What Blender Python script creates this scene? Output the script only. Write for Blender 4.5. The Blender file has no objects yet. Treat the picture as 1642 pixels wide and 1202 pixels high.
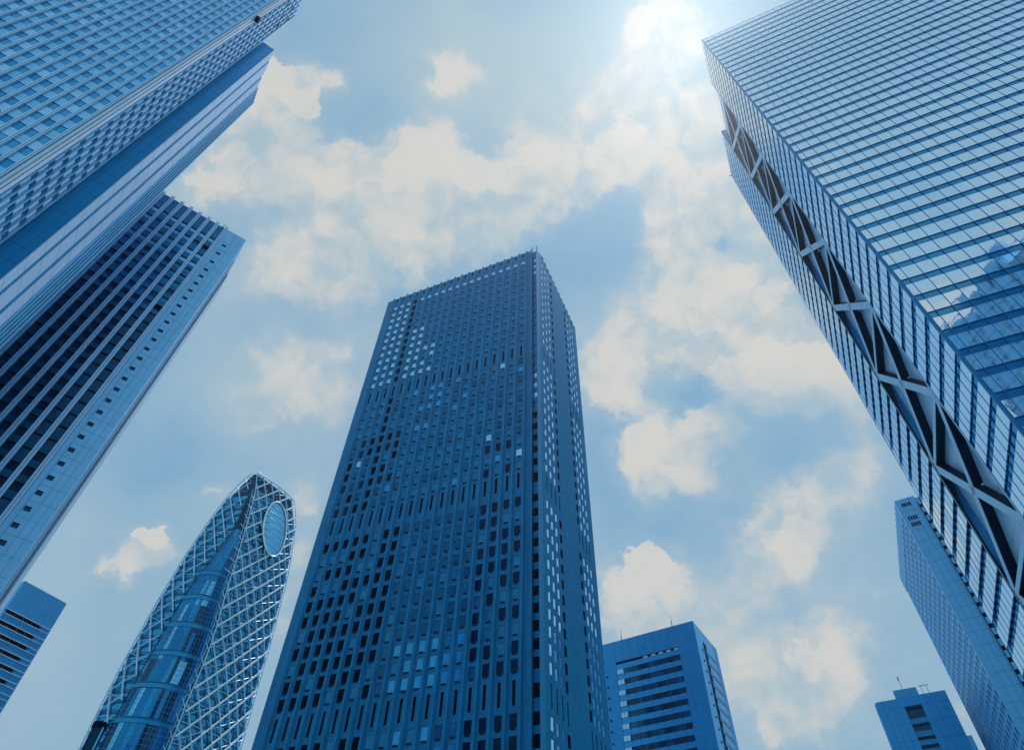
import bpy, math, random
from mathutils import Vector, Matrix
R = math.radians
random.seed(7)
SC = bpy.context.scene
COL = SC.collection

# ------------------------------------------------------------------ camera
PITCH, ROLL, FPX = R(49.6), R(2.155), 1020.0
CAM = Vector((0, 0, 1.6))
_r = Vector((1, 0, 0)); FW = Vector((0, math.cos(PITCH), math.sin(PITCH))); _u = Vector((0, -math.sin(PITCH), math.cos(PITCH)))
RT = math.cos(ROLL)*_r + math.sin(ROLL)*_u
UP = -math.sin(ROLL)*_r + math.cos(ROLL)*_u
cd = bpy.data.cameras.new("camera"); co = bpy.data.objects.new("camera", cd); COL.objects.link(co)
cd.sensor_width = 36; cd.lens = FPX/1642*36; cd.clip_end = 6000; cd.clip_start = .1
m = Matrix((RT, UP, -FW)).transposed().to_4x4(); m.translation = CAM
co.matrix_world = m
SC.camera = co

# ------------------------------------------------------------------ light
SUN_EL, SUN_AZ = R(73.7), R(46.5)          # azimuth measured from +Y towards +X
SUN = Vector((math.cos(SUN_EL)*math.sin(SUN_AZ), math.cos(SUN_EL)*math.cos(SUN_AZ), math.sin(SUN_EL)))
ld = bpy.data.lights.new("sun", 'SUN'); ld.energy = 3.2; ld.angle = R(.5); ld.color = (1, .95, .88)
lo = bpy.data.objects.new("sun", ld); COL.objects.link(lo)
lo.rotation_euler = SUN.to_track_quat('Z', 'Y').to_euler()
SC.cycles.max_bounces = 4; SC.cycles.diffuse_bounces = 2; SC.cycles.glossy_bounces = 3; SC.cycles.transmission_bounces = 0; SC.cycles.volume_bounces = 0
SC.cycles.caustics_reflective = False; SC.cycles.caustics_refractive = False; SC.cycles.use_denoising = True
SC.view_settings.view_transform = 'Standard'; SC.view_settings.look = 'None'
SC.view_settings.exposure = 0; SC.view_settings.gamma = 1; SC.view_settings.use_curve_mapping = False

# ------------------------------------------------------------------ sky with clouds (directions mapped on a zenith-centred dome chart)
CLOUDS=[(-0.2285,0.2061,0.0481,0.0211,3.021,0.9),(-0.1673,0.1965,0.0534,0.0228,-2.994,0.9),(-0.1819,0.1468,0.0381,0.0364,2.248,0.75),(-0.152,0.131,0.0221,0.0191,2.624,0.5),(-0.1991,0.1736,0.0306,0.0251,2.858,0.6),(-0.127,0.2087,0.0565,0.0277,3.134,0.9),(-0.0697,0.2136,0.058,0.0331,-3.002,0.9),(-0.0687,0.1815,0.0285,0.0266,2.812,0.8),(-0.0545,0.1747,0.0189,0.0176,2.886,0.4),(-0.0354,0.2322,0.0749,0.0363,3.116,0.9),(0.0001,0.1822,0.0269,0.0238,1.514,0.8),(-0.0002,0.2361,0.0551,0.0294,2.773,0.8),(0.0344,0.1943,0.0379,0.0325,2.822,0.8),(0.0586,0.1728,0.041,0.0271,2.721,0.8),(0.0967,0.1469,0.0464,0.0354,2.59,0.9),(0.1216,0.1752,0.0412,0.0253,2.571,0.8),(0.0843,0.1914,0.0408,0.0212,2.481,0.6),(-0.1494,0.2462,0.0721,0.0389,-3.134,0.4),(-0.1767,0.2772,0.0629,0.0377,-3.116,0.5),(-0.091,0.2572,0.0653,0.0249,-3.14,0.5),(-0.0546,0.1352,0.0266,0.0157,-2.966,0.8),(0.1211,0.1111,0.0521,0.0449,-2.744,0.5),(0.0882,0.092,0.0336,0.0221,-3.107,0.7),(0.143,0.1801,0.0407,0.0352,1.067,0.6),(0.1434,0.2655,0.0844,0.0543,-2.951,0.85),(0.1862,0.2856,0.0597,0.0417,-2.681,0.85),(0.1003,0.3275,0.0582,0.0376,3.051,0.5),(0.1442,0.2119,0.0422,0.0369,-2.971,0.6),(0.1244,0.2377,0.0435,0.0291,3.091,0.6),(0.1679,0.2142,0.0337,0.0309,0.772,0.5),(0.1949,0.2443,0.0292,0.0228,1.253,0.5),(0.0774,0.3708,0.0413,0.0278,-2.874,0.85),(0.1012,0.3881,0.0221,0.014,3.029,0.4),(0.1277,0.3354,0.0733,0.0377,2.846,0.45),(0.1821,0.3497,0.0362,0.0265,2.387,0.8),(0.2095,0.3317,0.0393,0.0237,2.775,0.9),(0.2431,0.3282,0.0427,0.0233,-3.125,0.8),(0.2703,0.3332,0.0332,0.03,-2.574,0.8),(0.2836,0.3621,0.0326,0.0313,2.574,0.45),(0.1383,0.4232,0.0418,0.0364,2.724,1.0),(0.1632,0.4025,0.0492,0.0274,2.523,0.8),(0.1682,0.4415,0.0495,0.0282,2.956,0.7),(0.1176,0.4403,0.023,0.0224,2.085,0.4),(0.1886,0.3927,0.0314,0.022,2.947,0.5),(0.138,0.5329,0.0444,0.0284,2.786,0.9),(0.1172,0.5678,0.0481,0.0343,2.944,0.9),(0.1623,0.5722,0.0708,0.0396,2.925,0.6),(0.2025,0.5956,0.0643,0.0441,2.816,0.55),(0.2383,0.4959,0.0624,0.0421,1.664,0.5),(0.2514,0.4756,0.0334,0.0259,1.566,0.35),(0.2689,0.5844,0.0566,0.0288,2.641,0.7),(0.2884,0.612,0.0717,0.0394,2.754,0.75),(0.3056,0.5787,0.0432,0.0311,2.609,0.5),(0.2411,0.6368,0.0692,0.0321,2.837,0.5),(-0.3214,0.4998,0.0308,0.0231,-2.495,0.85),(-0.3309,0.5224,0.0297,0.0186,-2.789,0.6),(-0.3565,0.5156,0.0285,0.0131,-2.825,0.3),(-0.2626,0.4588,0.0252,0.01,3.126,0.6),(-0.1841,0.4753,0.0455,0.0275,1.586,0.5),(-0.1579,0.3929,0.0803,0.0611,-3.053,0.36),(-0.1418,0.3444,0.0628,0.0324,-3.095,0.3),(-0.2024,0.389,0.0516,0.0438,-2.998,0.25),(0.1241,0.661,0.0556,0.0277,2.966,0.5),(0.3456,0.5093,0.0582,0.0209,2.775,0.3),(0.3012,0.4011,0.0424,0.0317,2.794,0.35),(0.4102,0.5873,0.0333,0.0249,1.938,0.4),(-0.2,0.5192,0.0399,0.0222,1.575,0.4),(-0.2106,0.5803,0.0341,0.0225,1.505,0.6),(-0.3968,0.603,0.0169,0.0098,-2.658,0.25),(-0.1726,0.285,0.0733,0.0406,-3.107,0.45),(-0.2,0.3619,0.0811,0.0432,-3.05,0.3),(-0.1163,0.2619,0.0797,0.03,-3.128,0.35),(0.1277,0.3354,0.0681,0.0377,3.029,0.3),(0.2471,0.4824,0.0627,0.0564,1.927,0.4),(0.2915,0.4259,0.0591,0.0528,2.519,0.4),(0.3012,0.5465,0.0839,0.0426,2.778,0.3),(0.0051,0.1368,0.1042,0.0453,3.109,0.25),(-0.1816,0.1719,0.0502,0.04,1.531,0.4),(0.1589,0.2415,0.0213,0.0121,3.06,-0.8),(0.1688,0.3654,0.0313,0.0218,2.985,-0.7),(0.1543,0.3759,0.0266,0.0138,2.995,-0.5),(0.059,0.2529,0.0646,0.0405,2.478,-0.8),(-0.1091,0.16,0.041,0.0338,2.96,-0.3)]
TONES=[(-0.1136,0.16,0.0678,0.0467,3.065,-0.525),(-0.1584,0.104,0.0418,0.0328,2.857,-0.188),(-0.2318,0.1896,0.0254,0.0173,3.066,-0.375),(0.0643,0.255,0.0746,0.0482,2.474,-0.675),(0.0273,0.275,0.0415,0.0256,3.096,-0.3),(-0.1705,0.3162,0.096,0.0469,3.009,-0.375),(-0.0977,0.298,0.0363,0.0209,-3.137,-0.3),(-0.3009,0.4242,0.073,0.0682,-2.351,-0.6),(-0.3805,0.5466,0.0973,0.0745,-2.486,0.1),(-0.2921,0.5371,0.0784,0.054,-2.791,-0.225),(0.1688,0.3654,0.0365,0.0245,2.986,-0.413),(0.095,0.4114,0.0449,0.034,3.018,-0.45),(0.0914,0.4693,0.0692,0.0522,1.524,-0.45),(0.1456,0.4912,0.0459,0.0286,2.954,-0.45),(0.2425,0.4045,0.0806,0.0597,2.869,-0.45),(0.1994,0.4701,0.0657,0.0393,2.908,-0.3),(0.2347,0.2882,0.0403,0.0275,1.322,-0.45),(0.2549,0.56,0.055,0.0246,2.844,-0.375),(0.1589,0.2415,0.0213,0.0107,3.05,-0.75),(0.1543,0.3759,0.0212,0.0138,2.992,-0.6),(0.0051,0.1368,0.1178,0.0535,3.109,0.8),(-0.0356,0.1101,0.1094,0.0426,3.111,0.5),(0.0886,0.1537,0.0544,0.0423,-3.085,0.5),(-0.215,0.3605,0.0799,0.0429,-3.04,0.2),(0.1019,0.2955,0.0618,0.0313,3.055,0.3),(0.1142,0.5305,0.0593,0.046,2.936,-0.15),(0.2982,0.4631,0.0795,0.0483,2.795,0.1),(0.1717,0.5214,0.0917,0.0511,2.927,-0.075),(0.3399,0.5669,0.0619,0.0409,2.624,-0.112),(-0.1829,0.3418,0.0608,0.032,-3.071,-0.075)]
CUMULI=[(0.1604,0.3099,0.0305,0.0155,-2.899,0.7),(0.211,0.2768,0.025,0.014,1.347,0.9),(0.1779,0.2664,0.0293,0.0194,-2.86,0.7),(0.0807,0.1628,0.022,0.0157,2.651,0.8),(0.0801,0.0943,0.0188,0.0125,1.345,0.9),(-0.1744,0.1269,0.0208,0.0117,3.078,0.9),(0.1248,0.5174,0.0235,0.0144,2.971,0.9),(0.236,0.4793,0.0229,0.0207,1.938,0.7),(0.2897,0.5782,0.0271,0.0159,2.748,0.8),(0.1355,0.4236,0.0361,0.031,2.93,1.0),(0.1631,0.4014,0.0355,0.0219,2.517,1.0),(0.1725,0.4322,0.0381,0.0225,2.954,0.9),(0.1226,0.4454,0.0173,0.0168,2.095,0.7),(0.1925,0.3507,0.0228,0.0215,2.968,1.0),(0.2116,0.3297,0.0342,0.0179,2.777,1.0),(0.2426,0.3257,0.0307,0.0155,3.056,1.0),(0.2694,0.3291,0.021,0.0151,-2.88,0.9),(0.2301,0.363,0.0641,0.0321,2.942,0.9),(0.1377,0.53,0.0323,0.024,2.915,1.0),(0.117,0.5649,0.0391,0.0286,2.938,1.0),(0.1538,0.5448,0.0352,0.0228,2.921,0.8),(-0.068,0.1883,0.0239,0.0224,2.803,1.0),(-0.0937,0.2099,0.0336,0.021,3.111,0.9),(0.0001,0.1822,0.0202,0.0172,1.519,1.0),(-0.0307,0.206,0.0292,0.0186,3.108,0.8),(-0.1643,0.143,0.0275,0.0264,1.665,0.9),(-0.2016,0.1887,0.0261,0.0175,3.077,0.8),(-0.2283,0.2052,0.0343,0.0134,-3.109,0.9),(-0.0537,0.1364,0.0201,0.0116,-3.037,0.9),(-0.3226,0.4968,0.0246,0.0181,-2.747,0.9),(0.0784,0.3691,0.0286,0.0211,-2.873,1.0),(0.0458,0.1869,0.028,0.0207,2.741,0.8),(0.2728,0.572,0.0328,0.0188,2.781,0.8),(-0.127,0.2087,0.033,0.0185,3.124,0.8)]
SHADES=[(0.2455,0.3927,0.0746,0.0459,2.902,1.1),(0.2023,0.3792,0.0273,0.0256,1.561,0.3),(0.1709,0.4639,0.0611,0.0226,2.962,0.8),(0.1926,0.4201,0.0334,0.0266,1.498,0.6),(0.1767,0.5695,0.0643,0.0282,2.929,0.5),(-0.0354,0.2347,0.1001,0.0243,3.12,0.25),(0.1589,0.2415,0.0189,0.0107,3.059,1.0),(0.1688,0.3654,0.0313,0.0207,2.986,1.0),(-0.0977,0.298,0.0414,0.0156,-3.129,0.6)]

SKY_STRENGTH = .1
def build_sky():
    w = bpy.data.worlds.new("World"); SC.world = w; w.use_nodes = True; w.cycles.sampling_method = 'NONE'
    nt = w.node_tree; N = nt.nodes; L = nt.links; N.clear()
    def new(t, **k):
        n = N.new(t)
        for a, b in k.items(): setattr(n, a, b)
        return n
    def val(sock, v):
        if hasattr(v, 'is_output'): L.new(v, sock)
        else: sock.default_value = v
    def math_(op, a, b=None, c=None, clamp=False):
        n = new('ShaderNodeMath', operation=op, use_clamp=clamp)
        val(n.inputs[0], a)
        if b is not None: val(n.inputs[1], b)
        if c is not None: val(n.inputs[2], c)
        return n.outputs[0]
    def vmath(op, a, b):
        n = new('ShaderNodeVectorMath', operation=op); val(n.inputs[0], a)
        if op == 'SCALE': val(n.inputs[3], b)
        else: val(n.inputs[1], b)
        return n.outputs[0]
    def noise(vec, scale, detail=6, rough=.55, out='Fac', dist=0.):
        n = new('ShaderNodeTexNoise'); n.inputs['Scale'].default_value = scale; n.inputs['Detail'].default_value = detail
        n.inputs['Roughness'].default_value = rough; n.inputs['Distortion'].default_value = dist; L.new(vec, n.inputs['Vector']); return n.outputs[out]
    def smooth(v, a, b):
        n = new('ShaderNodeMapRange', interpolation_type='SMOOTHSTEP'); val(n.inputs[0], v)
        n.inputs[1].default_value = a; n.inputs[2].default_value = b; return n.outputs[0]
    def mix(f, a, b):
        n = new('ShaderNodeMix', data_type='RGBA'); val(n.inputs[0], f); val(n.inputs[6], a); val(n.inputs[7], b); return n.outputs[2]
    tc = new('ShaderNodeTexCoord'); D = tc.outputs['Generated']
    sky = new('ShaderNodeTexSky', sky_type='NISHITA', sun_disc=False, sun_elevation=SUN_EL, sun_rotation=SUN_AZ)
    sky.air_density = 1.2; sky.dust_density = .6; sky.ozone_density = 2.5
    # warped chart coordinates
    def chart(vec):
        sx = new('ShaderNodeSeparateXYZ'); L.new(vec, sx.inputs[0])
        k = math_('ADD', math_('MAXIMUM', sx.outputs[2], -.5), 1.0)
        cx = new('ShaderNodeCombineXYZ'); L.new(math_('DIVIDE', sx.outputs[0], k), cx.inputs[0]); L.new(math_('DIVIDE', sx.outputs[1], k), cx.inputs[1])
        return cx.outputs[0]
    def warp(amp_big, amp_small):
        c1 = vmath('SUBTRACT', noise(D, 7, 3, .5, 'Color'), (.5, .5, .5))
        c2 = vmath('SUBTRACT', noise(D, 26, 5, .6, 'Color'), (.5, .5, .5))
        return vmath('ADD', D, vmath('ADD', vmath('SCALE', c1, amp_big), vmath('SCALE', c2, amp_small)))
    P = chart(warp(.09, .06))
    def field(blobs, P, grow=1.4):
        acc = None
        for (cx, cy, a, b, rot, wt) in blobs:
            mp = new('ShaderNodeMapping', vector_type='TEXTURE'); L.new(P, mp.inputs[0])
            mp.inputs[1].default_value = (cx, cy, 0); mp.inputs[2].default_value = (0, 0, rot); mp.inputs[3].default_value = (a*grow, b*grow, 1)
            g = new('ShaderNodeTexGradient', gradient_type='QUADRATIC_SPHERE'); L.new(mp.outputs[0], g.inputs[0])
            acc = math_('MULTIPLY_ADD', g.outputs[1], wt*1.6, acc if acc is not None else 0.0)
        return acc
    def puffs(scale):
        n = new('ShaderNodeTexVoronoi', feature='SMOOTH_F1'); n.inputs['Scale'].default_value = scale; n.inputs['Smoothness'].default_value = .35
        L.new(warp(.05, .05), n.inputs['Vector']); return math_('SUBTRACT', .45, n.outputs['Distance'])
    puff = math_('ADD', math_('MULTIPLY', puffs(13), .55), math_('MULTIPLY', puffs(31), .3))
    # the rest of the sky (behind the viewer, low down) gets its own broken cloud
    sx = new('ShaderNodeSeparateXYZ'); L.new(D, sx.inputs[0])
    back = smooth(sx.outputs[1], .15, -.25)
    bn = math_('MULTIPLY', smooth(noise(D, 2.6, 6, .55), .42, .72), back)
    fine = math_('SUBTRACT', noise(D, 11, 10, .58, 'Fac', .5), .5)
    vfine = math_('SUBTRACT', noise(D, 48, 7, .62, 'Fac', .3), .5)
    tex = math_('ADD', math_('MULTIPLY', fine, 1.15), math_('ADD', math_('MULTIPLY', puff, .45), math_('MULTIPLY', vfine, .3)))
    cov = math_('ADD', math_('MULTIPLY', field(CLOUDS, P, 1.8), .80), math_('ADD', bn, math_('MULTIPLY', tex, .46)))
    alpha = math_('ADD', math_('MULTIPLY', smooth(cov, .05, 1.0), .6), math_('MULTIPLY', smooth(cov, .40, .66), .4))
    cum = math_('ADD', field(CUMULI, P), math_('ADD', math_('MULTIPLY_ADD', fine, .6, puff), math_('MULTIPLY', vfine, .4)))
    shade = math_('ADD', field(SHADES, P), 0.0, clamp=True)
    rim = math_('MULTIPLY', smooth(cum, .28, .46), math_('SUBTRACT', 1.0, shade))
    alpha = math_('MAXIMUM', math_('MULTIPLY', alpha, math_('MULTIPLY_ADD', shade, -.7, 1.0)), math_('MULTIPLY', rim, .95))
    tone = math_('ADD', math_('MULTIPLY_ADD', field(TONES, P), .55, math_('MULTIPLY_ADD', back, .40, .48)), math_('MULTIPLY', math_('SUBTRACT', noise(D, 5, 6, .55, 'Fac', .4), .5), 1.1), clamp=True)
    k = 1/SKY_STRENGTH
    deep = mix(.9, sky.outputs[0], (.22*k, .425*k, .615*k, 1))         # thin blue haze over the clear sky
    veil = (.38*k, .525*k, .61*k, 1)                               # thin veil cloud
    base = mix(tone, deep, veil)
    fold = math_('ADD', math_('MULTIPLY_ADD', noise(D, 15, 9, .58, 'Fac', .5), 1.0, -.5), math_('MULTIPLY', puff, .55))
    lit = smooth(math_('ADD', fold, math_('MULTIPLY', rim, .12)), -.28, .16)
    body = mix(lit, (.39*k, .52*k, .60*k, 1), (.645*k, .642*k, .615*k, 1))
    col = mix(alpha, base, body)
    bg = new('ShaderNodeBackground'); L.new(col, bg.inputs[0]); bg.inputs[1].default_value = SKY_STRENGTH
    o = new('ShaderNodeOutputWorld'); L.new(bg.outputs[0], o.inputs[0])
build_sky()

# ------------------------------------------------------------------ helpers
def mat(name, col, rough=.6, metal=0., vary=.12, scale=.35, bump=0., spec=.5, var2=0., coat=0.):
    mt = bpy.data.materials.new(name); mt.use_nodes = True
    nt = mt.node_tree; N = nt.nodes; L = nt.links; b = N['Principled BSDF']
    k = max(0, .95-col[2]); col = (col[0]*max(.25, .92-1.0*k), min(1, col[1]*(1.0+.42*k)), min(1, col[2]*(1.02+.16*k)))   # the whole district is blue-toned
    b.inputs['Roughness'].default_value = rough; b.inputs['Metallic'].default_value = metal
    b.inputs['Specular IOR Level'].default_value = spec; b.inputs['Specular Tint'].default_value = (.45, .75, 1, 1) if col[2] < .6 else (.8, .92, 1, 1)   # blue coated glass and paint
    b.inputs['Coat Weight'].default_value = coat
    tc = N.new('ShaderNodeTexCoord')
    n = N.new('ShaderNodeTexNoise'); n.inputs['Scale'].default_value = scale; n.inputs['Detail'].default_value = 8; n.inputs['Roughness'].default_value = .65
    L.new(tc.outputs['Object'], n.inputs['Vector'])
    r = N.new('ShaderNodeMapRange'); r.inputs[1].default_value = .25; r.inputs[2].default_value = .75
    r.inputs[3].default_value = 1-vary; r.inputs[4].default_value = 1+vary
    L.new(n.outputs['Fac'], r.inputs[0])
    mx = N.new('ShaderNodeVectorMath'); mx.operation = 'SCALE'; mx.inputs[0].default_value = col
    L.new(r.outputs[0], mx.inputs[3]); L.new(mx.outputs[0], b.inputs['Base Color'])
    if var2:   # streaks of weather down the wall
        mp = N.new('ShaderNodeMapping'); mp.inputs[3].default_value = (1.2, 1.2, .05); L.new(tc.outputs['Object'], mp.inputs[0])
        n2 = N.new('ShaderNodeTexNoise'); n2.inputs['Scale'].default_value = 1.; n2.inputs['Detail'].default_value = 5; L.new(mp.outputs[0], n2.inputs['Vector'])
        r2 = N.new('ShaderNodeMapRange'); r2.inputs[1].default_value = .3; r2.inputs[2].default_value = .7; r2.inputs[3].default_value = 1-var2; r2.inputs[4].default_value = 1+var2
        L.new(n2.outputs['Fac'], r2.inputs[0]); mm = N.new('ShaderNodeMath'); mm.operation = 'MULTIPLY'
        L.new(r.outputs[0], mm.inputs[0]); L.new(r2.outputs[0], mm.inputs[1]); L.new(mm.outputs[0], mx.inputs[3])
    if bump:
        bp = N.new('ShaderNodeBump'); bp.inputs['Strength'].default_value = bump; bp.inputs['Distance'].default_value = .05
        n3 = N.new('ShaderNodeTexNoise'); n3.inputs['Scale'].default_value = .5; n3.inputs['Detail'].default_value = 3; L.new(tc.outputs['Object'], n3.inputs['Vector'])
        L.new(n3.outputs['Fac'], bp.inputs['Height']); L.new(bp.outputs[0], b.inputs['Normal'])
    return mt

class Fr:
    """a wall frame: s along the wall, d outward, z up.  flip: outward normal lies to the left of the s direction"""
    def __init__(self, o, yaw, flip=False):
        self.o = Vector((o[0], o[1], 0)); y = R(yaw); self.a = Vector((math.cos(y), math.sin(y), 0))
        self.n = Vector((math.sin(y), -math.cos(y), 0)) * (-1 if flip else 1)
    def p(self, s, d, z): return self.o + self.a*s + self.n*d + Vector((0, 0, z))
BOXF = [(0,1,3,2),(4,6,7,5),(0,4,5,1),(2,3,7,6),(0,2,6,4),(1,5,7,3)]
class MB:
    def __init__(self): self.v = []; self.f = []; self.mi = []
    def add(self, vs, fs, mi=0):
        k = len(self.v); self.v += [tuple(x) for x in vs]; self.f += [tuple(i+k for i in q) for q in fs]; self.mi += [mi]*len(fs)
    def box(self, fr, s0, s1, d0, d1, z0, z1, mi=0):
        self.add([fr.p(s, d, z) for s in (s0, s1) for d in (d0, d1) for z in (z0, z1)], BOXF, mi)
    def prism(self, poly, z0, z1, mi=0):
        n = len(poly)
        self.add([(p[0], p[1], z0) for p in poly]+[(p[0], p[1], z1) for p in poly],
                 [tuple(range(n)), tuple(range(n, 2*n))]+[(i, (i+1) % n, n+(i+1) % n, n+i) for i in range(n)], mi)
    def bar(self, a, b, r, n=4, mi=0):
        a = Vector(a); b = Vector(b); d = (b-a)
        if d.length < 1e-4: return
        d.normalize(); x = d.orthogonal().normalized(); y = d.cross(x)
        vs = [q + (x*math.cos(t)+y*math.sin(t))*r for q in (a, b) for t in [2*math.pi*(i+.5)/n for i in range(n)]]
        self.add(vs, [(i, (i+1) % n, n+(i+1) % n, n+i) for i in range(n)]+[tuple(range(n)), tuple(range(n, 2*n))], mi)
    def plate(self, fr, poly, d0, d1, mi=0):
        n = len(poly)
        self.add([fr.p(s, d0, z) for s, z in poly]+[fr.p(s, d1, z) for s, z in poly],
                 [tuple(range(n)), tuple(range(n, 2*n))]+[(i, (i+1) % n, n+(i+1) % n, n+i) for i in range(n)], mi)
    def build(self, name, mats, parent=None, label=None, smooth=False):
        if not self.v: return None
        mats = mats if isinstance(mats, (list, tuple)) else [mats]
        off = Vector(parent_loc(parent))
        me = bpy.data.meshes.new(name); me.from_pydata([tuple(Vector(v)-off) for v in self.v], [], self.f)
        for mm in mats: me.materials.append(mm)
        if len(mats) > 1: me.polygons.foreach_set('material_index', self.mi)
        if smooth: me.polygons.foreach_set('use_smooth', [True]*len(me.polygons))
        me.update()
        o = bpy.data.objects.new(name, me); COL.objects.link(o); o.parent = parent
        if label: o['label'] = label
        return o
def parent_loc(p):
    l = Vector((0, 0, 0))
    while p is not None: l += Vector(p.location); p = p.parent
    return l
def thing(name, label, cat, loc, group=None):
    o = bpy.data.objects.new(name, None); COL.objects.link(o); o.location = loc; o.empty_display_size = 1
    o['label'] = label; o['category'] = cat
    if group: o['group'] = group
    return o
def project(p):
    d = Vector(p)-CAM; z = d.dot(FW)
    if z < 1: return None
    return (821+FPX*d.dot(RT)/z, 601-FPX*d.dot(UP)/z)
class Parts:
    """many alike parts of one thing: the hundred that show largest are parts of their own, the rest is one part"""
    def __init__(self, name): self.name = name; self.items = []
    def box(self, fr, s0, s1, d0, d1, z0, z1, mt, tilt=0.):
        ta, tb = random.gauss(0, tilt), random.gauss(0, tilt)      # panes never sit perfectly true
        vs = [fr.p(s, d if d == d0 else d+(ta if s == s0 else -ta)+(tb if z == z0 else -tb), z) for s in (s0, s1) for d in (d0, d1) for z in (z0, z1)]
        self.items.append((self.area(vs, (1, 5, 7, 3) if d1 > d0 else (0, 2, 6, 4), fr), vs, BOXF, mt))
    def raw(self, vs, fs, mt, face, fr=None): self.items.append((self.area(vs, face, fr), vs, fs, mt))
    def area(self, vs, face, fr):
        if fr is not None and fr.n.dot(CAM-Vector(vs[0])) <= 0: return 0
        q = [project(vs[i]) for i in face]
        if None in q: return 0
        if not any(0 < x < 1642 and 0 < y < 1202 for x, y in q): return 0
        return abs(sum(q[i][0]*q[(i+1) % len(q)][1]-q[(i+1) % len(q)][0]*q[i][1] for i in range(len(q))))/2
    def flush(self, parent, limit=100):
        it = sorted(self.items, key=lambda t: -t[0]); own, rest = it[:limit], it[limit:]
        for a, vs, fs, mt in own:
            b = MB(); b.add(vs, fs); b.build(self.name, mt, parent)
        if rest:
            mats = []; b = MB()
            for a, vs, fs, mt in rest:
                if mt not in mats: mats.append(mt)
                b.add(vs, fs, mats.index(mt))
            o = b.build(self.name, mats, parent); o['kind'] = 'stuff'
def joints(mb, fr, ss, zs, s0, s1, z0, z1, w=.05, d0=-.05, d1=.006, mi=1):
    """thin dark joint strips between cladding panels"""
    for s in ss: mb.box(fr, s-w/2, s+w/2, d0, d1, z0, z1, mi)
    for z in zs: mb.box(fr, s0, s1, d0, d1+.003, z-w/2, z+w/2, mi)
def structure(name, mb, mt):
    o = mb.build(name, mt); o['kind'] = 'structure'; return o

# ------------------------------------------------------------------ materials
NAVY   = mat("dark_navy_paint", (.002, .012, .04), .6, spec=.2)
BLACK  = mat("near_black_recess", (.001, .006, .022), .8, spec=.08)
JOINT  = mat("dark_blue_sealant", (.01, .06, .14), .7)
WHITE  = mat("white_blue_cladding", (.72, .77, .93), .45, .0, .06, .2, .0, .5, .05)
PALE   = mat("pale_blue_cladding", (.30, .56, .85), .42, .3, .08, .2, .0, .5, .05)
MID    = mat("mid_blue_cladding", (.10, .38, .72), .4, .45, .1, .2, .0, .5, .06)
STONE  = mat("blue_stone_panels", (.05, .34, .72), .5, .25, .12, .25, .1, .5, .08)
GLASS_D = mat("dark_window_glass", (.002, .014, .055), .05, .3, .3, .2, .15, .12)
GLASS_M = mat("blue_window_glass", (.03, .16, .36), .06, .55, .2, .2, .2, .5)
GLASS_L = mat("light_window_glass", (.28, .52, .80), .07, .8, .1, .2, .2, .5)
# ------------------------------------------------------------------ ground, road, pavement
FLATG = Fr((0, 0), 0)
b = MB(); b.add([(-1500, -1500, 0), (1500, -1500, 0), (1500, 1500, 0), (-1500, 1500, 0)], [(0, 1, 2, 3)])
structure("ground", b, mat("grey_paving_ground", (.16, .24, .34), .85, 0, .2, .05))
b = MB(); fr = Fr((-10, 0), 64); b.box(fr, -400, 400, -9, 9, 0, .006)
structure("road", b, mat("dark_asphalt", (.03, .05, .08), .9, 0, .25, .3))
b = MB(); b.box(fr, -400, 400, 9, 15, 0, .13); b.box(fr, -400, 400, -15, -9, 0, .13)
structure("pavement", b, mat("pale_paving_slabs", (.22, .32, .45), .85, 0, .2, .4))
b = MB()
for k in range(-60, 60): b.box(fr, k*6, k*6+3, -.08, .08, .006, .011)
structure("road_marking", b, mat("white_road_paint", (.7, .75, .8), .7))

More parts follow.
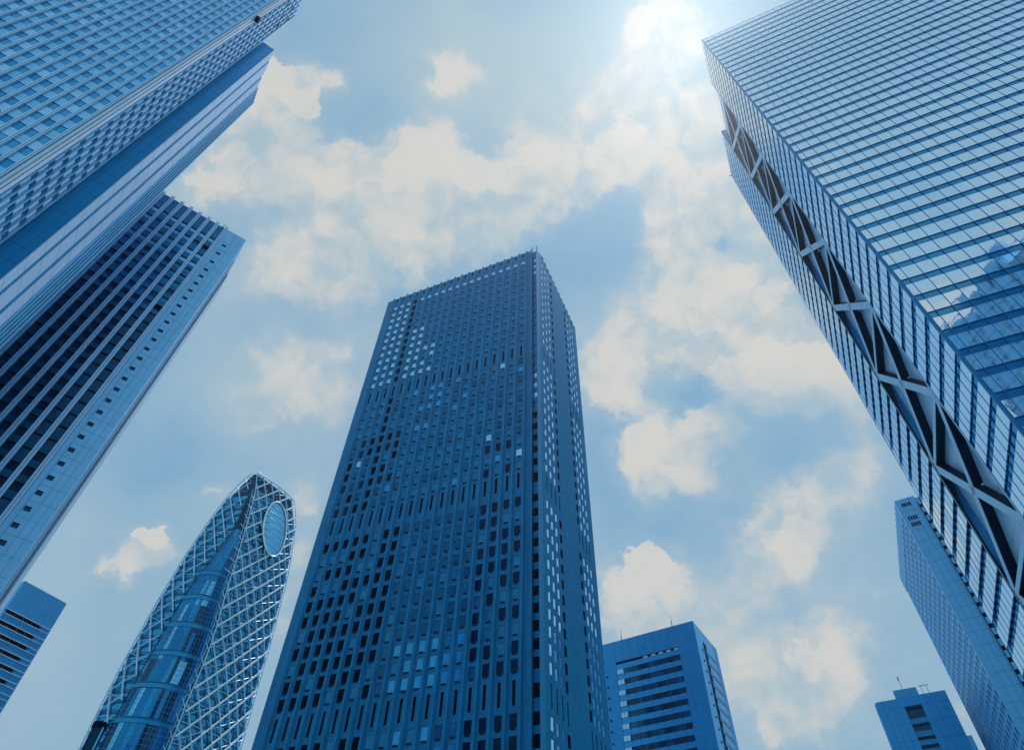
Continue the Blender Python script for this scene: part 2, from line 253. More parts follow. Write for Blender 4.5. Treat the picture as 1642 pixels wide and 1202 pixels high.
# ------------------------------------------------------------------ A: pale hotel slab at the top left, with a lower side block
def hotel_slab():
    P = (-51.85, 28.24)
    t = thing("hotel_tower", "pale blue tower at top left with thin double fins and a lower blank side block", "tower", (P[0], P[1], 0))
    F = Fr(P, 35); S = Fr(P, 125); H = 178
    W = 33.6; D = 11.15
    core = MB(); core.box(F, -W, -.35, -D, -.35, 0, H-.4)
    core.build("wall", MID, t)
    floors = [64.52+3.3*k for k in range(-19, 34)]
    win = Parts("window"); sp = Parts("spandrel"); ln = MB(); glass = [GLASS_A1, GLASS_A1, GLASS_A2, GLASS_A3]
    nb = 25; x0 = -.7; bw = 1.28
    for i in range(nb):
        s1 = x0-bw*i; s0 = s1-bw
        for z in floors:
            win.box(F, s0+.18, s1-.27, -.34, -.13, z-.75, z+.85, random.choice(glass), .008)
            sp.box(F, s0+.18, s1-.27, -.35, -.05, z+.85, z+2.53, random.choice((SPAN_A, SPAN_A, SPAN_A2, SPAN_A3)))
    for i in range(nb+1):
        s = x0-bw*i
        m_ = MB(); m_.box(F, s-.18, s+.18, -.35, .06, 0, H)
        m_.box(F, s-.15, s-.03, .06, .2, 0, H+.2); m_.box(F, s+.05, s+.16, .06, .2, 0, H+.2)
        m_.build("fin", FIN_A, t)
        m_ = MB(); m_.box(F, s-.27, s-.18, -.35, -.03, 0, H-.1); m_.build("fin_shadow", FIN_SHADE_A, t)  # dark strip paints the shadow line beside each fin
    # corner trim: two pale strips with a groove
    c = MB(); c.box(F, -.5, 0, -.35, -.05, 0, H); c.box(S, .35, .55, -.35, -.01, 0, H); c.box(F, -.4, .03, -.05, .1, 0, H+.3)
    c.box(S, -.1, .36, -.1, .03, 0, H+.3); c.box(S, .72, 1.42, -.35, .04, 0, H+.3)
    for z in floors[::2]:
        pass
    c.build("corner_trim", WHITE_A, t)
    g = MB(); g.box(S, .55, .72, -.35, -.2, 0, H); g.box(S, 1.42, 1.5, -.35, -.1, 0, H); g.build("groove", MID, t)
    # narrow side
    sp2 = Parts("side_spandrel"); band = MB(); band.box(S, 1.5, D-.02, -.36, -.3, 0, H-.6)
    for i in range(6):
        cx = 2.1+1.4*i
        for z in floors:
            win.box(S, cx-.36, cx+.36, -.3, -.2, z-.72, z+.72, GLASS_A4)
            sp2.box(S, cx-.36, cx+.36, -.29, -.1, z+.722, z+2.578, WHITE_A)
    for i in range(7):
        cx = 1.4+1.4*i if i else 1.62
        w = .33 if i else .12
        m_ = MB()
        a, b_ = cx-w, cx+w
        q = [(a, -.3), (b_, -.3), (b_, .02), (cx-w*.2, .18), (a, .18)]
        m_.prism([tuple(S.p(s, d, 0))[:2] for s, d in q], 0, H+(.5 if i else .2)); m_.build("pier", PIER_A, t)
    band.build("side_wall", WHITE_A, t)
    for s, z in ((2.93, 163), (5.65, 170.6), (5.74, 163), (8.5, 170.6), (8.28, 162.4)): o = MB(); o.box(S, s-.3, s+.35, -.1, .22, z-.7, z+.7); o.build("vent", BLACK, t)
    sp.flush(t); sp2.flush(t); win.flush(t)
    # lower rear block
    Q = (-56.37, 38.74); F2 = Fr(Q, 35); S2 = Fr(Q, 125); H2 = 157
    rb = MB(); rb.box(F2, -30, -.02, -14, -.12, 0, H2-.3); rb.box(F2, -2.6, 0, -.12, 0, 0, H2)
    joints(rb, F2, [-1.0, -2.0], [H2-1.2-2.9*k for k in range(54)], -2.6, 0, 0, H2, .035, -.05, .004)
    rb.build("rear_block", [STONE_A, JOINT], t)
    for s0, s1, top in ((0, 2.3, 0), (3.2, 6.45, .3), (7.5, 10.3, .2)):
        st = MB(); st.box(S2, s0, s1, -.12, .12, 0, H2+top); joints(st, S2, [], [H2-2-4.1*k for k in range(38)], s0+.02, s1-.02, 0, H2, .035, .1, .126)
        st.build("pale_stripe", [STRIPE_A, MID], t)
    for s0, s1 in ((2.3, 3.2), (6.45, 7.5)): st = MB(); st.box(S2, s0, s1, -.12, -.06, 0, H2); st.build("groove", NAVY_A, t)
    for k, (s0, s1, d1) in enumerate(((10.3, 10.75, .3), (10.95, 11.5, .42), (11.75, 12.2, .55), (12.5, 13.0, .66), (13.3, 13.9, .8))):
        m_ = MB(); m_.box(S2, s0, s1, -.12, d1, 0, H2+.5-.2*k); m_.build("pier", PIER_A, t)
    for k in range(44): m_ = MB(); m_.box(S2, 12.25, 12.45, -.1, .5, 3+3.4*k, 4.9+3.4*k); m_.build("slot_window", BLACK, t)
    # cleaning cradle hanging at the corner
    tt = thing("cleaning_cradle", "small dark window cleaning cradle hanging at the corner of the top left tower", "cradle", tuple(S.p(.63, .3, 139)))
    m_ = MB(); m_.box(S, .1, 1.1, .06, .75, 138.4, 139.4); m_.build("cradle_box", BLACK, tt)
    for s in (.15, 1.05): m_ = MB(); m_.bar(S.p(s, .4, 139.4), S.p(s, .4, H), .02); m_.build("cable", NAVY, tt)
GLASS_A1 = mat("blue_reflecting_glass", (.06, .32, .64), .06, .75, .12, .15, .15)
GLASS_A2 = mat("deep_blue_reflecting_glass", (.03, .26, .57), .06, .75, .12, .15, .15)
GLASS_A3 = mat("soft_blue_reflecting_glass", (.09, .34, .66), .08, .75, .12, .15, .15)
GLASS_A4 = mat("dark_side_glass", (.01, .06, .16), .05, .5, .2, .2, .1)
SPAN_A = mat("pale_blue_spandrel", (.24, .55, .88), .3, .75, .12, .2)
SPAN_A2 = mat("soft_blue_spandrel", (.20, .50, .84), .3, .75, .12, .2)
SPAN_A3 = mat("light_blue_spandrel", (.32, .62, .94), .3, .75, .12, .2)
FIN_SHADE_A = mat("dark_fin_shadow", (.004, .10, .27), .5, .2)
FIN_A = mat("pale_fin_metal", (.55, .73, .97), .35, .5, .08, .2)
WHITE_A = mat("white_blue_panel", (.62, .74, .95), .4, .2, .06, .2, 0, .5, .04)
PIER_A = mat("mid_blue_pier", (.2, .5, .85), .4, .4, .08, .2, 0, .5, .04)
STRIPE_A = mat("pale_side_panel", (.52, .68, .95), .4, .2, .06, .2, 0, .5, .05)
STONE_A = mat("deep_blue_panel", (.008, .24, .54), .5, .45, .12, .25)
NAVY_A = mat("deep_blue_groove", (.005, .10, .28), .5)
hotel_slab()

# ------------------------------------------------------------------ B: dark tower with white double fins
def fin_tower():
    P = (-65.5, 76.8)
    t = thing("hotel_tower", "dark glazed tower with white vertical fins and a column of small square windows", "tower", (P[0], P[1], 0))
    F = Fr(P, 35.2); S = Fr(P, 125.2); H = 138.3; W = 40
    core = MB(); core.box(F, -W, -.1, -15, -.7, 0, H-.3); core.build("wall", NAVY, t)
    zs = []; z = 50.8
    while z < 119: zs.append(z); z += 2.83
    zs += [121.45, 124.85, 128.55, 132.1]
    zz = [50.8-2.83*k for k in range(17, 0, -1)]+zs
    win = Parts("window"); sp = Parts("spandrel"); soff = Parts("soffit_shadow")
    nb = 16
    for i in range(nb):
        s1 = -4.95-2.13*i; s0 = s1-2.13
        for k, z in enumerate(zz):
            zn = zz[k+1] if k+1 < len(zz) else H+.1
            h = min(zn-z, 2.83)
            top = k >= len(zz)-4
            gl = GLASS_B1
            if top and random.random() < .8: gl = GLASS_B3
            elif z > 105 and random.random() < .6: gl = GLASS_B2
            elif z < 66: gl = GLASS_D if random.random() < .5 else GLASS_B1
            hw = h*.56
            z0 = z-1.0
            if i == 0 and k in (len(zz)-2, len(zz)-10): gl = BLACK
            win.box(F, s0+.33, s1-.33, -.6, -.36, z0, z0+hw, gl)
            sp.box(F, s0+.33, s1-.33, -.75, -.12, z0+hw, zn-1.0 if k+1 < len(zz) else H, SPAN_B2 if z > 100 else SPAN_B)
            soff.box(F, s0+.33, s1-.33, -.75, -.13, z0+hw-.03, z0+hw-.002, BLACK)  # near-black strip paints the shadow under the slab edge
    sp.flush(t); soff.flush(t)
    for i in range(nb+1):
        s = -4.95-2.13*i
        m_ = MB(); m_.box(F, s-.33, s+.33, -.75, -.1, 0, H); m_.box(F, s-.36, s-.08, -.1, .28, 0, H+.5); m_.box(F, s+.08, s+.36, -.1, .28, 0, H+.5)
        m_.box(F, s-.3, s+.3, -.1, -.02, 0, H+.3)
        m_.build("fin", FIN_B, t)
    # stone end bay
    st = MB(); x = -4.55
    st.box(F, -4.55, -3.62, -.75, 0, 0, H)
    st.box(F, -2.72, 0, -.75, 0, 0, H)
    prev = 0
    for k, z in enumerate(zz):
        st.box(F, -3.62, -2.72, -.75, -.002, prev, z-.42); prev = z+.42
        win.box(F, -3.62, -2.72, -.4, -.25, z-.42, z+.42, GLASS_D2)
    st.box(F, -3.62, -2.72, -.75, -.002, prev, H)
    st.box(S, .75, 15, -.3, 0, 0, H)
    joints(st, F, [-2.1, -1.05], [z+1.35 for z in zz], -3.7, 0, 0, H, .045, -.05, .004); st.box(F, -3.78, -3.72, -.05, .005, 0, H-4, 1); st.build("stone_wall", [STONE_B, JOINT_B], t)
    win.flush(t)
    m_ = MB(); m_.box(S, 4.2, 5.0, 0, .2, 0, H-4); m_.build("side_strip", STRIPE_A, t)
    m_ = MB(); m_.box(S, 8.2, 15, 0, .42, 0, H-5); m_.build("side_strip", STRIPE_A, t)
    m_ = MB(); m_.box(S, 5.0, 8.2, 0, .07, 0, H-5); m_.build("side_groove", NAVY, t)
    m_ = MB(); p = F.p(-5.8, -.5, H)
    m_.bar(p, p+Vector((0, 0, 1.9)), .05, 6); m_.bar(p+Vector((-.3, 0, 1.4)), p+Vector((.4, .1, 1.7)), .04, 6); m_.box(F, -6.0, -5.6, -.7, -.3, H-.3, H+.5); m_.build("roof_antenna", NAVY, t)
GLASS_B1 = mat("dark_blue_glass", (.004, .04, .12), .06, .6, .25, .2, .1)
GLASS_B2 = mat("teal_blue_glass", (.02, .16, .36), .06, .7, .2, .2, .1)
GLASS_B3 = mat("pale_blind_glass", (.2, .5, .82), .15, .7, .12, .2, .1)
GLASS_D2 = mat("small_dark_glass", (.004, .03, .09), .1, .2, .2, .2)
SPAN_B = mat("deep_navy_spandrel", (.004, .05, .14), .3, .6, .2, .2)
SPAN_B2 = mat("deep_blue_spandrel", (.008, .12, .32), .3, .6, .2, .2)
FIN_B = mat("pale_blue_fin", (.46, .65, .94), .35, .5, .06, .2)
STONE_B = mat("pale_stone_panel", (.27, .55, .88), .35, .55, .08, .25, .03, .5, .04)
JOINT_B = mat("panel_joint_blue", (.03, .2, .45), .6)
fin_tower()

# ------------------------------------------------------------------ C: low office block at the lower left edge
def strip_office():
    P = (-131.8, 180.9)
    t = thing("office_block", "low blue block at the lower left edge with dark window strips between pale ledges", "office", (P[0], P[1], 0))
    F = Fr(P, 59.6); S = Fr(P, 149.6); H = 100; W = 13.9
    c = MB(); c.box(F, -W, 0, -14, -.3, 0, H-.1); c.box(F, -W, 0, -.3, 0, 91.5, H)
    win = Parts("window"); led = []
    prev = 91.5
    for k in range(29):
        zt = 91.4-3.13*k; zb = zt-1.15
        c.box(F, -2.7, 0, -.3, 0, zb, zt); c.box(F, -3.05, -2.95, -.3, -.05, zb, zt)
        for q in range(4): win.box(F, -13.5+2.62*q, -13.5+2.62*q+2.5, -.3, -.2, zb, zt, BLACK if q < 3 or k % 3 else GLASS_D)
        c.box(F, -W, 0, -.3, 0, zb-1.98, zb)
        m_ = MB(); m_.box(F, -W, .02, 0, .22, zt-.03, zt+.14); m_.build("ledge", WHITE, t); m_ = MB(); m_.box(F, -W, .02, 0, .22, zb-.1, zb+.05); m_.build("ledge", WHITE, t)
    joints(c, F, [-13.5, -8.3, -3.2], [], 0, 0, 0, H, .07, -.05, .004)
    for k in range(29): joints(c, F, [-11.2, -6., -1.2], [], 0, 0, 91.4-3.13*k-3.0, 91.4-3.13*k-1.3, .05, -.05, .004)
    joints(c, F, [], [94.5], -7, -.02, 0, H, .06, -.05, .004)
    c.build("wall", [CONC_C, JOINT_B], t); win.flush(t)
CONC_C = mat("mid_blue_panel_wall", (.10, .40, .78), .4, .5, .1, .2, .03, .5, .05)
strip_office()

# ------------------------------------------------------------------ central dark tower
def central_tower():
    P = (7.9, 123.6)
    t = thing("office_tower", "dark blue concrete tower in the centre with a grid of small punched windows", "tower", (P[0], P[1], 0))
    F = Fr(P, -24.6); S = Fr(P, 64.7); H = 223.6; WL = 67; DR = 43.4
    core = MB()
    core.box(F, -WL, -2.0, -DR, -.35, 0, H-.8)
    core.box(F, -2.0, -.35, -DR, -.75, 0, H-.8)
    core.build("core_wall", CONC_D, t)
    talls = [(220.4, 223.0), (159.3, 164.4), (105.7, 110.8), (53.0, 57.8), (6, 10)]
    rows = [198.85+4.36*k for k in range(-7, 5)]+[113.55+4.35*k for k in range(11)][:11]+[60.7+3.8*k+.03*k*k for k in range(11)]+[50.3-3.9*k for k in range(10)]
    rows = sorted(z for z in rows if z > 11)
    def rowset(z):
        return any(a-1.0 < z < b_+1.0 for a, b_ in talls)
    rows = [z for z in rows if not rowset(z)]
    win = Parts("window"); slot = Parts("louvre_slot"); wall = MB(); sill = Parts("sill")
    def column(fr, cx, hw, pick, slw, rec=-.09, hh=1.3, hood=True):
        """one bay: window openings, spandrels and jambs; hw = half the window width"""
        ev = sorted([(z-hh, z+hh, 0) for z in rows]+[(a, b_, 1) for a, b_ in talls])
        prev = 0
        for z0, z1, tall in ev:
            wall.box(fr, cx-hw, cx+hw, -.35, 0, prev, z0)
            if tall:
                w = slw
                wall.box(fr, cx-hw, cx-w, -.35, -.003, z0, z1); wall.box(fr, cx+w, cx+hw, -.35, -.003, z0, z1)
                slot.box(fr, cx-w, cx+w, -.35, -.25, z0, z1, BLACK)
            else:
                win.box(fr, cx-hw, cx+hw, -.35, rec, z0, z1, pick((z0+z1)/2))
                if hood: sill.box(fr, cx-hw*.62, cx+hw*.62, -.02, .2, z0-.3, z0-.004, NAVY)
            prev = z1
        wall.box(fr, cx-hw, cx+hw, -.35, 0, prev, H)
    def front_pick(i):  # glass tints by area paint bright sky reflections into the panes
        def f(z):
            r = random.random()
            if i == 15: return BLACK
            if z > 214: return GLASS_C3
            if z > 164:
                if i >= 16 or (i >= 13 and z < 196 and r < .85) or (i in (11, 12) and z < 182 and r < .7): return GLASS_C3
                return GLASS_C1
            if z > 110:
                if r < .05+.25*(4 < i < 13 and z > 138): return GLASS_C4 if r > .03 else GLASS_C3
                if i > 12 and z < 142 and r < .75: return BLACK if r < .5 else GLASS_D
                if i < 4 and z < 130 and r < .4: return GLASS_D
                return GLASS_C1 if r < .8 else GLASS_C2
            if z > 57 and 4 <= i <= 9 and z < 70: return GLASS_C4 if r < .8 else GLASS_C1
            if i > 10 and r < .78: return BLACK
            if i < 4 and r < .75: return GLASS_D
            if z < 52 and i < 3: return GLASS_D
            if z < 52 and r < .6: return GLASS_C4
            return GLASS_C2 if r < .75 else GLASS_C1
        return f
    N = 19; bw = 3.14; cs = [-5.8-bw*i for i in range(N)]
    for i, cx in enumerate(cs):
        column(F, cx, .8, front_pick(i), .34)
        wall.box(F, cx-1.08, cx-.8, -.35, 0, 0, H); wall.box(F, cx+.8, cx+1.08, -.35, 0, 0, H)
    wall.box(F, -WL, cs[-1]-1.08, -.35, 0, 0, H); wall.box(F, cs[0]+1.08, -2.0, -.35, 0, 0, H)
    for i in range(N+1):
        x0 = cs[0]+1.08-bw*i; x1 = x0+bw-2.16
        if i == 0: x1 = x0+.98
        q = [(x0, -.3), (x0, 0), (x0+.22, .5), (x0+.6, .5), (x1, 0), (x1, -.3)]
        m_ = MB(); m_.prism([tuple(F.p(s, d, 0))[:2] for s, d in q], 0, H+.05); m_.build("pier", CONC_P, t)
    # corner: blade, recessed window column, blade
    m_ = MB(); m_.box(F, -2.15, -1.88, -.75, .5, 0, H+1.6); m_.build("corner_blade", CONC_P, t)
    m_ = MB(); m_.box(F, -.12, .0, -.75, .75, 0, H+1.6); m_.build("corner_blade", CONC_S, t)
    prev = 0
    for z0, z1 in sorted([(z-1.2, z+1.2) for z in rows]+[(a+1, b_-1) for a, b_ in talls[1:]]):
        wall.box(F, -1.88, -.12, -.75, -.42, prev, z0)
        win.box(F, -1.88, -.12, -.75, -.62, z0, z1, (GLASS_C3 if z0 > 206 or 138 < z0 < 150 else GLASS_C1 if z0 > 134 else BLACK))  # brighter upper panes have their sky reflection put into the tint
        prev = z1
    wall.box(F, -1.88, -.12, -.75, -.42, prev, H-1)
    # right face: saw-tooth bays, each turned a little towards the street
    front = wall; wall = MB()
    wall.box(S, 0, 1.9, -.35, 0, 0, H)
    bl = 3.04; nb = 13; tilt = 15
    for i in range(nb):
        sb = 1.9+bl*i; q = Fr(tuple(S.p(sb, 0, 0))[:2], 64.7-tilt)
        if i in (0, 1, 2, 3, 8, 9, 10, 11):
            dark = i in (3, 8)
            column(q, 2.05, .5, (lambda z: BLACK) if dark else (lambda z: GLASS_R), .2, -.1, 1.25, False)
            wall.box(q, 0, 1.55, -.35, 0, 0, H); wall.box(q, 2.55, bl, -.35, 0, 0, H)
        else: wall.box(q, 0, bl, -.35, 0, 0, H)
        wall.prism([tuple(q.p(bl-.35, -.02, 0))[:2], tuple(q.p(bl, -.005, 0))[:2], tuple(S.p(sb+bl+.02, -.3, 0))[:2]], 0, H-.05)
    wall.box(S, 1.9+bl*nb, DR, -.35, 0, 0, H)
    wall.build("side_wall", CONC_R, t); wall = front
    joints(wall, F, [cx-1.1 for cx in cs]+[cx+1.1 for cx in cs]+[-3.3], [], 0, 0, 0, H, .05, -.05, .012)
    for z in rows[::1]: joints(wall, F, [], [z+2.2], cs[-1]-2, -2.2, 0, H, .035, -.05, .006)
    wall.build("wall", [CONC_W, JOINT_C], t); sill.flush(t)
    win.flush(t); slot.flush(t)
    m_ = MB()
    m_.box(F, -60, -5, -38, -5, H-.8, H+1); m_.build("roof_plant", CONC_D, t)
CONC_W = mat("blue_concrete_wall", (.008, .14, .36), .5, .3, .22, .3, .05, .5, .12)
CONC_D = mat("deep_blue_concrete", (.02, .13, .33), .6, .2, .12, .3)
CONC_P = mat("blue_concrete_pier", (.010, .17, .42), .5, .3, .22, .3, .05, .5, .12)
CONC_S = mat("shaded_blue_blade", (.02, .16, .42), .5, .4, .12, .3)
CONC_R = mat("blue_speckled_concrete", (.002, .18, .42), .6, .25, .3, 1.5, .1, .3, .06)
JOINT_C = mat("navy_joint", (.004, .05, .14), .7)
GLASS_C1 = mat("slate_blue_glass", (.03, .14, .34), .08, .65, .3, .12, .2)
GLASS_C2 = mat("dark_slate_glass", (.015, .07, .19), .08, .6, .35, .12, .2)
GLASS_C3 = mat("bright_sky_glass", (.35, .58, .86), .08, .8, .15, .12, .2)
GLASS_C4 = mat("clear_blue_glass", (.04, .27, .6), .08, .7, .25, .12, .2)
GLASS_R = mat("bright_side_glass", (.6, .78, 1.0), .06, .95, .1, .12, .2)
central_tower()

# ------------------------------------------------------------------ Mitsui-like mirror tower at the right
def mirror_tower():
    P = (56.0, 48.3)
    t = thing("office_tower", "mirror glass tower filling the right side with white cross bracing down its narrow end", "tower", (P[0], P[1], 0))
    F = Fr(P, -25.4); S = Fr(P, 64.8, True); H = 225.5; WF = 58; WS = 48.5; R0, R1, RD = 13.9, 31.0, 1.4
    core = MB()
    core.box(F, .12, WF, -R0, -.12, 0, H-.5); core.box(F, RD, WF, -R1, -R0, 0, H-.5); core.box(F, .12, WF, -WS, -R1, 0, H-.5)
    core.build("core_wall", BAND_M, t)
    k0, k1 = -14, 40
    zf = [58.2+4.1*k for k in range(k0, k1+1)]
    pane = Parts("window"); line = Parts("parapet"); sof = Parts("pane_shadow"); mull = []
    def strip(fr, ss, dark):
        for z in zf:
            for a, b_ in zip(ss, ss[1:]):
                pane.box(fr, a+.045, b_-.045, -.11, 0, z+.05, z+2.72, MIRROR, .006)
            sof.box(fr, ss[0], ss[-1], -.11, -.02, z-.06, z+.05, MULL_M)  # dark strip paints the soffit shadow below the panes
        line.box(fr, ss[0], ss[-1], -.11, -.01, zf[-1]+2.72, H, BAND_M)
    sl = [.33, 1.34]+[1.34+2.07*k for k in range(1, 28)]
    strip(F, sl, 0)
    s1 = [.3+(R0-.45-.3)*k/7 for k in range(8)]; s2 = [R1+.45+(WS-R1-.6)*k/8 for k in range(9)]
    strip(S, s1, 1); strip(S, s2, 1)
    for fr, ss in ((F, sl), (S, s1), (S, s2)):
        for s in ss:
            m_ = MB(); m_.box(fr, s-.05, s+.05, -.11, .03, 0, H); m_.build("mullion", MULL_M, t)
    m_ = MB(); m_.box(F, -.04, .25, -.25, .05, 0, H+.2); m_.build("corner_post", MULL_M, t)
    line.flush(t); sof.flush(t)
    pane.flush(t)
    # braced recess
    w = MB(); w.box(S, R0, R1, -RD-.1, -RD+.05, 0, H-1); joints(w, S, [16.6, 19.4, 25.8, 28.6], [3.8+22.85*k+q for k in range(10) for q in (4.1, 8.2, 14.6, 18.7)], R0, R1, 0, H-1, .04, -RD+.03, -RD+.055); w.build("recess_wall", [RECESS_W, JOINT_B], t)
    w = MB(); w.box(S, R0-.42, R0, -RD, .02, 0, H); w.build("recess_frame", BRACE_W, t)
    w = MB(); w.box(S, R1, R1+.1, -RD, .05, 0, H); w.build("recess_frame", NAVY, t); w = MB(); w.box(S, R1+.22, R1+.45, -RD, .12, 0, H); w.build("recess_frame", NAVY, t)
    w = MB(); w.box(S, R1+.1, R1+.22, -RD, .1, 0, H); w.build("trim_strip", WHITE, t)
    def brace(p, q, wd, name):
        (s0, z0), (s1_, z1) = p, q
        L_ = math.hypot(s1_-s0, z1-z0); nx, nz = -(z1-z0)/L_*wd/2, (s1_-s0)/L_*wd/2
        poly = [(s0+nx, z0+nz), (s1_+nx, z1+nz), (s1_-nx, z1-nz), (s0-nx, z0-nz)]
        b_ = MB(); b_.plate(S, poly, -RD+.05, -.06); o = b_.build(name, NAVY, t)  # navy sides paint the shade on the brace's underside
        f_ = MB(); f_.plate(S, poly, -.06, 0); g_ = f_.build("brace_face", BRACE_W, o)
        g_.location = (0, 0, 0)
    z = 3.8
    while z < H-20:
        zt = z+22.85
        brace((R0+.2, z+.6), (R1-.2, zt-.6), 1.35, "brace"); brace((R1-.2, z+.6), (R0+.2, zt-.6), 1.25, "brace")
        b_ = MB(); b_.box(S, R0, R1, -RD+.05, -.07, zt-.42, zt+.42); o = b_.build("beam", NAVY, t)  # navy body paints the beam's shaded underside
        f_ = MB(); f_.box(S, R0, R1, -.07, -.005, zt-.42, zt+.42); f_.build("brace_face", BRACE_W, o)
        v = MB(); v.box(S, 22.6-1.1, 22.6+1.1, -RD, -RD+.4, z+11.4-1.6, z+11.4+1.6); 
        v.build("node_plate", BRACE_W, t)
        for zz in (zt-7.2, zt-9.4):
            v = MB(); v.box(S, R0+2.0, R0+3.4, -RD+.05, -RD+.12, zz-.55, zz+.55); v.build("recess_vent", NAVY, t)
        z = zt
    w = MB(); p = S.p(WS, 0, H); w.bar(p, p+Vector((-.6, .2, .8)), .12, 6); w.build("roof_bracket", NAVY, t)
MIRROR = mat("mirror_curtain_glass", (.72, .84, 1.0), .025, .95, .05, .1, .12)
BAND_M = mat("deep_blue_band_glass", (.13, .24, .48), .06, .85, .12, .1, .1)
MULL_M = mat("navy_mullion", (.05, .16, .4), .35, .6)
RECESS_W = mat("pale_recess_panels", (.60, .72, 1.), .4, .3, .08, .3, 0, .5, .08)
BRACE_W = mat("white_blue_bracing", (.58, .74, .98), .5, .2, .06, .3, 0, .5, .05)
mirror_tower()

# ------------------------------------------------------------------ office block right of the central tower
def framed_office():
    P = (75.5, 236.5)
    t = thing("office_block", "blue block right of the central tower with a broad frame round dark window bands", "office", (P[0], P[1], 0))
    F = Fr(P, 145.8, True); S = Fr(P, 56.6); H = 133; WF = 43; DR = 26.7
    c = MB(); c.box(F, 0.3, WF, -DR, -.7, 0, H-.2)
    x0, x1 = 7.5, 34.9
    c.box(F, 0, x0, -.7, 0, 0, H); c.box(F, x1, WF, -.7, 0, 0, H); c.box(F, x0, x1, -.7, -.003, 124.35, H-.003)
    win = Parts("window"); sp = Parts("spandrel"); sp.box(F, x0, x1, -.7, -.25, 121.4, 123.4, SPAN_D)
    m_ = MB(); m_.box(F, x0, x1, -.7, -.5, 123.4, 124.35); m_.build("top_slot", BLACK, t)
    for k in range(5): m_ = MB(); m_.box(F, x0+.3+3.3*k, x0+2.1+3.3*k, -.5, -.2, 123.45, 124.1); m_.build("slot_panel", WHITE, t)
    for k in range(29):
        zt = 121.35-4.13*k; zb = zt-2.1
        for q in range(9):
            a = x0+2.72*q
            win.box(F, a+.03, a+2.69, -.7, -.34, zb, zt, random.choice((GLASS_F1, GLASS_F1, GLASS_F2, GLASS_F2, GLASS_F3)))
        for q in range(2): win.box(F, x0+24.5+1.45*q+.05, x0+24.5+1.45*q+1.4, -.7, -.28, zb+.25, zt, GLASS_C3)
        sp.box(F, x0, x1, -.7, -.2, zb-2.03, zb-.95, SPAN_D); sp.box(F, x0, x1, -.7, -.3, zb-.9, zb, SPAN_D)
    sp.flush(t)
    joints(c, F, [x0+3.42*q for q in range(9)], [], 0, 0, 124.4, H-.05, .08, -.05, .006)
    joints(c, F, [], [H-4.7, 119, 110.5, 102, 93.5, 85], 0.05, x0-.1, 0, H, .06, -.05, .006)
    joints(c, F, [x0+3.42*q for q in range(8)], [], 0, 0, 5, 121, .07, -.3, -.19); c.build("wall", [FRAME_D, JOINT], t)
    win.flush(t)
    # right face
    s = MB(); s.box(S, 0.3, 8.6, -.3, 0, 0, H); s.box(S, 11.6, DR, -.3, 0, 0, H); s.box(S, 8.6, 11.6, -.3, -.01, 128, H); s.build("side_wall", SIDE_D, t)
    n_ = MB(); n_.box(S, 8.6, 9.2, -.3, .3, 4, 128); n_.build("side_fin", NAVY, t)
    for k in range(29): n_ = MB(); n_.box(S, 9.2, 11.6, -.3, .45, 125.2-4.13*k-1.9, 125.2-4.13*k); n_.build("balcony", RAIL_E, t)
    n_ = MB(); n_.box(S, 9.2, 11.6, -.3, .05, 4, 127.9); n_.build("balcony_dark_back", BLACK, t)
    for k in range(29):
        v = MB(); v.box(S, 5.2, 5.7, 0, .3, 123-4.13*k, 123.6-4.13*k); v.build("vent", NAVY, t)
    w2 = Parts("side_window")
    for k in range(29):
        for q in range(6): w2.box(S, 14+1.9*q, 15.3+1.9*q, 0, .06, 124-4.13*k, 125.4-4.13*k, GLASS_D2)
    w2.flush(t)
    for q in range(11): m_ = MB(); m_.box(F, 12+1.9*q, 13.2+1.9*q, -9, -6, H-.2, H+1.2+.5*(q % 3)); m_.build("roof_plant", SPAN_D, t)
    for q in range(10): m_ = MB(); m_.box(F, x0+2.72*q-.05, x0+2.72*q+.05, -.4, -.325, 2, 121.3); m_.build("window_mullion", NAVY, t)
    for sx, dz, hh in ((31.6, -1.0, 5.2), (9.0, -1.0, 5.6)):
        a = MB(); p = F.p(sx, -1.0, H-.2); a.bar(p, p+Vector((0, 0, hh*.55)), .16, 6); a.bar(p+Vector((0, 0, hh*.55)), p+Vector((0, 0, hh)), .07, 6); a.build("roof_antenna", NAVY, t)
    for k in range(22):
        v = MB(); v.box(F, WF-4.2, WF-3.6, 0, .35, 119-4.13*k, 119.6-4.13*k); v.build("vent", NAVY, t)
RAIL_E = mat("blue_rail_panel", (.06, .34, .68), .5, .4, .08, .2)
FRAME_D = mat("deep_blue_frame_panels", (.03, .30, .68), .4, .55, .1, .15, .03, .5, .05)
SIDE_D = mat("light_blue_side_panels", (.16, .48, .84), .4, .4, .08, .15, .03, .5, .05)
SPAN_D = mat("blue_spandrel_panels", (.05, .36, .74), .35, .6, .1, .15)
GLASS_F1 = mat("black_blue_glass", (.004, .03, .09), .06, .4, .5, .4, .1)
GLASS_F3 = mat("grey_blue_office_glass", (.012, .09, .24), .06, .5, .5, .4, .1)
GLASS_F2 = mat("navy_glass", (.008, .06, .17), .06, .5, .5, .4, .1)
framed_office()

